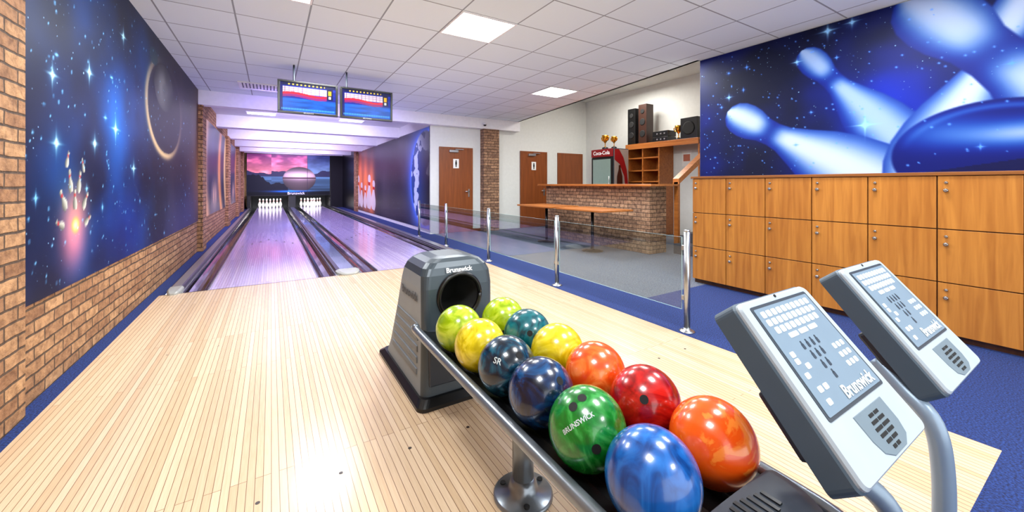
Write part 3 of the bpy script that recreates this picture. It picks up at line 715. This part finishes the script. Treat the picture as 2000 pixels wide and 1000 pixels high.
tag(bmobj('staircase',bm,M_step),'dark stone steps rising beside the bar counter','stairs')
e=empty('notice_sheet',(8.245,5.57,1.62),'framed paper notice with coloured print on the bar wall','notice')
box('sheet',8.24,8.249,5.45,5.70,1.62,1.98,M_paper,e); box('printed_block',8.236,8.24,5.49,5.66,1.74,1.90,flat('notice_print',(.75,.45,.35),.7),e)
e=empty('drinks_cooler',(7.25,7.07,0),'glass-door drinks cooler with red sign behind the bar','refrigerator')
bm=bmesh.new(); addbox(bm,7.03,7.55,6.70,7.44,.0,2.08,.01); bmobj('cabinet',bm,M_bezel,e)
box('side_graphic',7.05,7.53,6.69,6.70,.1,2.06,flat('cooler_side_beige',(.60,.54,.51),.4),e)
prism('red_swoosh',[(7.05,2.06),(7.05,1.80),(7.22,1.70),(7.38,1.40),(7.44,1.0),(7.53,.6),(7.53,1.1),(7.47,1.55),(7.36,1.85),(7.20,2.06)],0,.004,M_cred,e,M=Matrix(((1,0,0,0),(0,0,-1,6.69),(0,1,0,0),(0,0,0,1))))
bm=bmesh.new(); addlathe(bm,[(.06,0),(.075,.02),(.075,.28),(.05,.40),(.028,.50),(.025,.60),(.03,.61)],(0,0,0),16); 
bmobj('bottle_picture',bm,flat('bottle_brown',(.25,.10,.06),.3),e,M=Matrix.Translation((7.22,6.684,1.15))@Matrix.Diagonal((1.3,.05,.85,1)))
box('sign_panel',6.99,7.03,6.71,7.43,1.88,2.07,M_cred,e,bev=.005); box('door_frame',7.0,7.03,6.71,7.43,.1,1.87,M_black,e,bev=.005)
box('glass_door',6.992,7.0,6.77,7.37,.2,1.82,flat('cooler_glass',(.50,.58,.55),.1,emit=.12),e)
text('lettering','Coca-Cola',.13,frame((6.985,7.07,1.975),(0,-1,0),(0,0,1)),M_text,e,.002)
cyl('handle',(6.97,6.80,.9),(6.97,6.80,1.4),.012,M_chrome,e)
def trophy(i,x,y,z,h,lab):
    e=empty('trophy'+('' if i==0 else '.%03d'%i),(x,y,z),lab,'trophy','trophies')
    bm=bmesh.new(); addlathe(bm,[(.22*h,0),(.22*h,.12*h),(.16*h,.16*h)],(x,y,z),16); bmobj('plinth',bm,M_black,e)
    bm=bmesh.new(); addlathe(bm,[(.10*h,.16*h),(.03*h,.24*h),(.03*h,.45*h),(.10*h,.52*h),(.2*h,.7*h),(.23*h,.9*h),(.24*h,1*h),(.2*h,1*h)],(x,y,z),16); bmobj('cup',bm,M_gold,e)
    for s in (-1,1): tube('handle',smoothpath([(x,y+s*.2*h,z+.9*h),(x,y+s*.34*h,z+.85*h),(x,y+s*.3*h,z+.68*h),(x,y+s*.17*h,z+.62*h)]),.036*h,M_gold,e,8)
trophy(0,7.2,7.15,2.08,.36,'gold two-handled cup standing on the cooler'); trophy(1,7.2,6.85,2.08,.30,'smaller gold cup standing on the cooler'); trophy(2,7.9,5.55,2.20,.34,'gold cup standing on the top shelf')
def speaker(i,x0,x1,y0,y1,z0,z1,mat,lab,drv):
    e=empty('speaker'+('' if i==0 else '.%03d'%i),((x0+x1)/2,(y0+y1)/2,z0),lab,'speaker','speakers on the bar shelf')
    box('cabinet',x0,x1,y0,y1,z0,z1,mat,e,bev=.006)
    for k,(f,r) in enumerate(drv):
        z=z0+(z1-z0)*f; bm=bmesh.new(); addcyl(bm,(x0,(y0+y1)/2,z),(x0-.012,(y0+y1)/2,z),r,r*.85); bmobj('driver_cone',bm,M_dark,e)
speaker(0,7.72,7.96,6.64,6.88,2.2,3.10,M_black,'tall black floor speaker standing on shelf',((.8,.06),(.55,.08),(.25,.08)))
speaker(1,7.72,7.98,6.30,6.54,2.2,3.16,M_spk,'tall dark brown wooden speaker on shelf',((.82,.06),(.55,.085),(.25,.085)))
speaker(2,7.72,8.05,4.98,5.38,2.2,2.66,M_black,'square black speaker box on shelf',((.5,.15),))
for i,(z,h) in enumerate(((2.2,.11),(2.32,.13))):
    e=empty('amplifier'+('' if i==0 else '.001'),(7.9,5.95,z),'black stacked hi-fi amplifier on shelf','amplifier','hi-fi units')
    box('case',7.74,8.05,5.72+.0,6.14,z,z+h,M_black,e,bev=.004)
    for k in range(3): cyl('dial',(7.74,5.8+.1*k,z+h/2),(7.725,5.8+.1*k,z+h/2),.018,M_alu,e,seg=12)

# ---------------------------------------------------------------- ball return
hx0,hx1=.685,1.145; hc=(hx0+hx1)/2
e=empty('ball_return',(hc,2.3,0),'grey plastic ball return hood with round opening on wooden approach','ball return')
def sec(x0,x1,y0,y1,r,z,n=6): return [(p[0],p[1],z) for p in rrect(x0,x1,y0,y1,r,n)]
bm=bmesh.new()
addloft(bm,[sec(hx0+.0,hx1-.0,2.02,2.80,.05,.035),sec(hx0+.005,hx1-.005,2.03,2.72,.05,.15),sec(hx0+.012,hx1-.012,2.045,2.58,.045,.42),sec(hx0+.012,hx1-.012,2.05,2.48,.045,.62),sec(hx0+.017,hx1-.017,2.06,2.45,.05,.69),sec(hx0+.032,hx1-.032,2.075,2.435,.055,.728),sec(hx0+.06,hx1-.06,2.095,2.42,.055,.755),sec(hx0+.10,hx1-.10,2.12,2.40,.055,.772),sec(hx0+.15,hx1-.15,2.15,2.37,.05,.780)])
hood=bmobj('hood',bm,[M_hoodl,M_dark,M_hood])
bm=bmesh.new(); addcyl(bm,(.915,1.9,.565),(.915,2.36,.565),.118,None,40); cut=bmobj('cut',bm,M_dark)
md=hood.modifiers.new('b','BOOLEAN'); md.object=cut; md.operation='DIFFERENCE'; md.solver='EXACT'
dg=bpy.context.evaluated_depsgraph_get(); me=bpy.data.meshes.new_from_object(hood.evaluated_get(dg))
bpy.data.objects.remove(cut); bpy.data.objects.remove(hood)
me.materials.clear()
for m_ in (M_hoodl,M_dark,M_hood): me.materials.append(m_)
hood=mk('hood',me,e)
for p in me.polygons:
    c=p.center
    inside=Vector((c.x-.915,c.z-.565)).length<.1185
    if inside and 2.08<c.y<2.37: p.material_index=1
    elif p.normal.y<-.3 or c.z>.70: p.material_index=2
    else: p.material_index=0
bm=bmesh.new()
pts=[(.915+.126*math.cos(a*math.pi/20),2.045,.565+.126*math.sin(a*math.pi/20)) for a in range(41)]
addtube(bm,pts,.013,10); bmobj('opening_rim',bm,M_black,e)
bm=bmesh.new(); addloft(bm,[sec(hx0-.035,hx1+.03,1.97,2.88,.05,0),sec(hx0-.035,hx1+.03,1.97,2.88,.05,.02),sec(hx0-.01,hx1+.01,2.0,2.83,.05,.05)]); bmobj('base_skirt',bm,M_black,e)
for k in range(5):
    z=.14+.062*k; y1=2.62-(z-.13)*.35
    bm=bmesh.new(); xo=hx0+.012*min(1,(z/.42)); addbox(bm,xo-.006,xo+.02,2.12,y1,z,z+.036,.005); bmobj('side_rib',bm,M_rib,e)
text('lettering','Brunswick',.038,frame((.915,2.054,.713),(1,0,0),(0,.22,1)),M_text,e,.0008)
text('lettering','Brunswick',.07,frame((hx0+.008,2.28,.56),(0,-1,0.02),(0,0.02,1)),M_bezel,e,.001)
box('front_panel',hx0+.04,hx1-.04,2.015,2.05,.10,.40,M_bezel,e,bev=.008)
text('lettering','Brunswick',.05,frame((.915,2.012,.25),(1,0,0),(0,0,1)),M_hoodl,e)

e=empty('ball_rack',(.875,1.26,0),'grey steel ball rack with twin rails on round pedestal','ball rack')
RX0,RX1=.645,1.122
tube('side_rail',smoothpath([(RX0,2.01,.45),(RX0,1.92,.435),(RX0,1.2,.43),(RX0,.5,.43),(RX0+.03,.33,.43),(RX0+.12,.235,.43),(.8825,.21,.43),(RX1-.12,.235,.43),(RX1-.03,.33,.43),(RX1,.5,.43),(RX1,1.2,.43),(RX1,2.01,.43)],8),.021,M_rail,e,18)
prof=[(RX0+.01,.435),(RX0+.035,.425),(.72,.408),(.755,.403),(.80,.408),(.876,.43),(.955,.408),(.998,.403),(1.035,.408),(1.08,.425),(RX1-.01,.435),(RX1-.03,.375),(RX0+.03,.375)]
extr('tray',prof,.50,2.01,[M_black],e,closed=True)
bm=bmesh.new()
def dsec(r,z): return [(.865+r*1.05*math.cos(a*math.pi/24),.466+(r*math.sin(a*math.pi/24) if a>24 else min(.008,r*math.sin(a*math.pi/24))),z) for a in range(48)]
addloft(bm,[dsec(.18,.38),dsec(.190,.44),dsec(.186,.480),dsec(.170,.502),dsec(.14,.513),dsec(.05,.516)],smooth=True); bmobj('end_cap',bm,M_bezel,e)
bm=bmesh.new()
for k in range(9):
    x=.76+k*.02; addbox(bm,x,x+.010,.380+abs(k-4)*.006,.460-abs(k-4)*.004,.511,.519)
bmobj('grille',bm,M_black,e)
bm=bmesh.new(); addcyl(bm,(.83,1.26,.03),(.83,1.26,.40),.042); addbox(bm,.74,.98,1.2,1.32,.36,.38,.004); bmobj('pedestal_column',bm,M_rail,e)
bm=bmesh.new(); addlathe(bm,[(.115,0),(.115,.008),(.108,.014),(.06,.022),(.052,.05),(.042,.07)],(.83,1.26,0),36)
bmobj('pedestal_foot',bm,M_rail,e)
for k in range(3):
    a=2.2+k*2.09; cyl('bolt',(.83+.085*math.cos(a),1.26+.085*math.sin(a),.012),(.83+.085*math.cos(a),1.26+.085*math.sin(a),.022),.011,M_dark,e,seg=12)

# balls
R=.108
EYE=Vector((0,0,1.2))
spec=[
 (.755,.60,((.03,.19,.42),(.05,.30,.58),(.12,.40,.70)),'marbled royal blue bowling ball at the end of the rack',[],None,dict(stretch=(3,3,.7),scale=7,dist=.8)),
 (.755,.82,((.02,.34,.09),(.04,.43,.12),(.22,.58,.26)),'swirled green bowling ball with three finger holes',[(-.12,.62),(-.34,.40),(.22,-.42)],('BRUNSWICK',.018,(-.22,.06),32),{}),
 (.755,1.04,((.01,.04,.12),(.02,.12,.27),(.05,.27,.46)),'dark navy marbled bowling ball on the rack',[(.55,.30)],None,{}),
 (.755,1.26,((.01,.05,.10),(.02,.16,.24),(.08,.34,.42)),'dark petrol blue bowling ball with grey logo',[(.42,.30)],('SR',.030,(-.30,.12),-20),{}),
 (.755,1.48,((.70,.62,.0),(.80,.72,.05),(.88,.80,.22)),'yellow swirled bowling ball on the rack',[],None,{}),
 (.755,1.70,((.50,.61,.0),(.60,.70,.07),(.72,.79,.24)),'lime green bowling ball in front of the return opening',[],None,{}),
 (.998,.60,((.90,.47,.16),(.87,.30,.04),(.90,.35,.06)),'bright orange bowling ball with tribal flame pattern',[],None,dict(scale=7,dist=3,p=(.38,.44,.7))),
 (.998,.82,((.50,.02,.02),(.66,.05,.04),(.78,.12,.08)),'glossy red bowling ball with dark finger hole',[(-.02,.05)],None,{}),
 (.998,1.04,((.85,.25,.03),(.88,.34,.08),(.94,.48,.22)),'orange swirled bowling ball touching red ball',[],None,{}),
 (.998,1.26,((.70,.60,.0),(.79,.70,.05),(.87,.79,.20)),'yellow bowling ball beside teal ball',[],None,{}),
 (.998,1.48,((.0,.20,.24),(.02,.33,.37),(.08,.43,.45)),'teal bowling ball with dark finger hole',[(.10,.0),(.35,-.15)],None,{}),
 (.998,1.70,((.50,.61,.0),(.62,.71,.08),(.75,.80,.28)),'lime yellow bowling ball beside return opening',[(.05,-.55),(.25,-.45)],None,{}),
]
for i,(x,y,cs,lab,holes,tx,kw) in enumerate(spec):
    c=Vector((x,y,.405+R+.004))
    bm=bmesh.new(); bmesh.ops.create_uvsphere(bm,u_segments=64,v_segments=32,radius=R)
    me=bpy.data.meshes.new('bowling_ball'); bm.to_mesh(me); bm.free()
    o=mk('bowling_ball'+('' if i==0 else '.%03d'%i),me,None,[ballmat('ball_resin_%d'%i,*cs,**kw)],True); o.location=c; o['_w']=list(c)
    tag(o,lab,'bowling ball','bowling balls on the rack')
    n=(EYE-c).normalized(); r=Vector((0,0,1)).cross(n).normalized(); u=n.cross(r)
    for a,b in holes:
        d=(n*math.sqrt(1-a*a-b*b)+r*a+u*b).normalized()
        q=Vector((0,0,1)).rotation_difference(d).to_matrix().to_4x4()
        b2=bmesh.new(); vs=[]
        for k in range(20):
            an=2*math.pi*k/20; vs.append(b2.verts.new((.0125*math.cos(an),.0125*math.sin(an),math.sqrt(R*R-.0125**2)+.0009)))
        b2.faces.new(vs); b2.transform(q)
        h=bmobj('finger_hole',b2,M_dark); h.parent=o  # flat near-black disc painted in for the shaded hole
    if tx:
        s,size,(a,b),rot=tx
        me=textmesh(s,size,.0004,0.0)
        d=(n*math.sqrt(1-a*a-b*b)+r*a+u*b).normalized(); rr=(r-d*r.dot(d)).normalized(); uu=d.cross(rr)
        ra=math.radians(rot); r2=rr*math.cos(ra)+uu*math.sin(ra); u2=-rr*math.sin(ra)+uu*math.cos(ra)
        for v in me.vertices:
            v.co=((d+(r2*v.co.x+u2*v.co.y)/R).normalized()*(R+.0009))
        t=mk('lettering',me,None,[M_btext]); t.parent=o

# ---------------------------------------------------------------- score consoles
def console(i,x0,zo,lab,path):
    e=empty('scoring_console'+('' if i==0 else '.001'),(x0+.16,.28,0),lab,'scoring console','scoring consoles')
    W=.325;L=.376
    X=Vector((1,0,0)); Yv=Vector((0,.638,.771))
    M=frame((x0,.256,zo),X,Yv)@Matrix.Diagonal((1.05,1,1,1))
    def fl(P): return [(p[0]+.040*(1-p[1]/L)*min(1,max(0,(p[0]/W-.2)/.8)),p[1]) for p in P]
    prism('housing',fl(rrect(0,W,0,L,.018)),-.072,-.012,M_slate,e,M=M,bev=.004)
    prism('face_panel',fl(rrect(.004,W-.004,.004,L-.004,.016)),-.012,0,M_face,e,M=M,bev=.006)
    prism('bezel',fl(rrect(.034,.298,.112,.356,.006)),-.002,.0012,M_bezel,e,M=M)
    prism('screen',fl(rrect(.041,.291,.119,.349,.004)),0,.0025,M_scr,e,M=M)
    z0,z1=.0025,.0032
    def key(bm,x,y,w,h,mi=0): 
        P=fl(rrect(x-w/2,x+w/2,y-h/2,y+h/2,min(w,h)*.25,3)); addloft(bm,[[(p[0],p[1],z0) for p in P],[(p[0],p[1],z1) for p in P]],mi=mi)
    bm=bmesh.new()
    for r,nk in enumerate((10,10,9)):
        for k in range(nk): key(bm,.166+(k-(nk-1)/2)*.0225,.333-r*.0195,.0180,.0150)
    for k in range(3): key(bm,.12+.045*k,.275,.038,.011)
    bmobj('keyboard_print',bm,M_key,e,M=M)
    bm=bmesh.new()
    for r in range(4):
        for k in range(4-r):
            x=.155+(k-(3-r)/2)*.022; y=.245-r*.024
            key(bm,x,y,.0095,.013); key(bm,x,y+.0085,.0050,.008)
    bmobj('pin_triangle_print',bm,M_keyd,e,M=M)
    bm=bmesh.new()
    for r in range(3):
        for k in range(3): key(bm,.232+k*.019,.220-r*.021,.014,.012)
    for a,b in ((.066,.225),(.090,.210),(.066,.195),(.075,.165),(.098,.165),(.066,.240),(.075,.140)): key(bm,a,b,.017,.012)
    bmobj('command_key_print',bm,M_key,e,M=M)
    text('lettering','Brunswick',.036,M@Matrix.Translation((.218,.138,.0038)),M_key,e,.0008)
    prism('speaker_plate',fl([(.11,.098),(.245,.098),(.245,.05),(.235,.025),(.21,.012),(.15,.012),(.125,.025),(.115,.05)]),-.002,.0015,M_plate,e,M=M,bev=.002)
    bm=bmesh.new()
    for k in range(6):
        y=.083-k*.0118; w=(.024,.032,.036,.034,.028,.018)[k]
        for s in (-1,1): addbox(bm,.194+min(s*w,s*.002),.194+max(s*w,s*.002),y-.0032,y+.0032,.001,.0025,.0006)
    bmobj('speaker_grille',bm,M_dark,e,M=M)
    bm=bmesh.new(); addcyl(bm,M@Vector((.162,.366,0)),M@Vector((.162,.366,.002)),.004,None,12); bmobj('screw',bm,M_dark,e)
    tube('stand_tube',smoothpath(path),.023,M_tube,e,20)
    bx_,by_=path[-1][0],path[-1][1]
    bm=bmesh.new(); addlathe(bm,[(.09,0),(.09,.008),(.04,.02),(.026,.05)],(bx_,by_,0)); bmobj('stand_foot',bm,M_tube,e)
    bm=bmesh.new(); addbox(bm,.02,.16,.06,.2,-.10,-.07,.008); bmobj('mounting_bracket',bm,M_bezel,e,M=M)
console(0,.915,.635,'grey keypad console with pale screen beside the ball rack',[(1.06,.44,.62),(1.09,.38,.57),(1.15,.30,.50),(1.175,.27,.38),(1.175,.27,.2),(1.175,.27,.0)])
console(1,1.503,.648,'grey keypad console with pale screen over blue carpet edge',[(1.55,.42,.67),(1.53,.36,.62),(1.51,.295,.56),(1.51,.275,.43),(1.51,.275,.2),(1.51,.275,.0)])

# ---------------------------------------------------------------- lights
def area(loc,size,power,col=(1,1,1),rot=(0,0,0),sy=None):
    l=bpy.data.lights.new('lamp','AREA'); l.shape='RECTANGLE'; l.size=size; l.size_y=sy or size; l.energy=power; l.color=col
    o=bpy.data.objects.new('area_light',l); o.location=loc; o.rotation_euler=rot; COL.objects.link(o); return o
WH=(.955,.985,1)
for x,y in panels: area((x+.31,y+.31,2.85),.58,50,WH)
for x,y in ((-.0,.3),(1.9,.6),(3.7,1.2),(1.8,-1.7),(4.4,3.6) ,(.6,5.9),(2.6,6.6)): area((x,y,2.85),.58,46,WH)  # area lights with no panel of their own
area((7.0,6.5,3.6),1.0,72,(1,.95,.88))  # unseen light added to brighten the bar under its raised ceiling
for y,p in ((10.2,115),(13.0,115),(15.8,95),(18.5,95),(20.9,55)): area((.9,y,2.72),2.2,p,(.64,.56,1),sy=.5,rot=(math.radians(28),0,0))
area((.9,7.9,2.82),2.2,38,(.36,.26,1),sy=.4,rot=(math.radians(30),0,0))
area((.9,22.5,1.6),3.0,60,(.9,.9,1),sy=.3,rot=(math.radians(30),0,0))  # unseen light added behind the mask to brighten the pins
w=bpy.data.worlds.new('world'); S.world=w; w.use_nodes=True
w.node_tree.nodes['Background'].inputs[0].default_value=(.955,.985,1,1); w.node_tree.nodes['Background'].inputs[1].default_value=2.5

for o in list(S.objects):
    if o.type=='MESH' and o.parent is None and o.location.length<1e-6 and o.data.users==1:
        kids=[k for k in S.objects if k.parent==o]
        bb=[Vector(c) for c in o.bound_box]; mn=Vector((min(c.x for c in bb),min(c.y for c in bb),min(c.z for c in bb))); mx=Vector((max(c.x for c in bb),max(c.y for c in bb),max(c.z for c in bb)))
        c=Vector(((mn.x+mx.x)/2,(mn.y+mx.y)/2,mn.z)); o.data.transform(Matrix.Translation(-c)); o.location=c
        for k in kids: k.matrix_parent_inverse=Matrix.Translation(-c)
for o in S.objects:
    if '_w' in o: del o['_w']

cam=bpy.data.cameras.new('camera'); co=bpy.data.objects.new('camera',cam); COL.objects.link(co)
cam.sensor_width=36; cam.lens=36*760/2000; cam.shift_y=-.07; cam.clip_start=.02; cam.clip_end=100
co.location=(0,0,1.2); co.rotation_euler=(math.radians(90),0,-math.atan(470/760)); S.camera=co
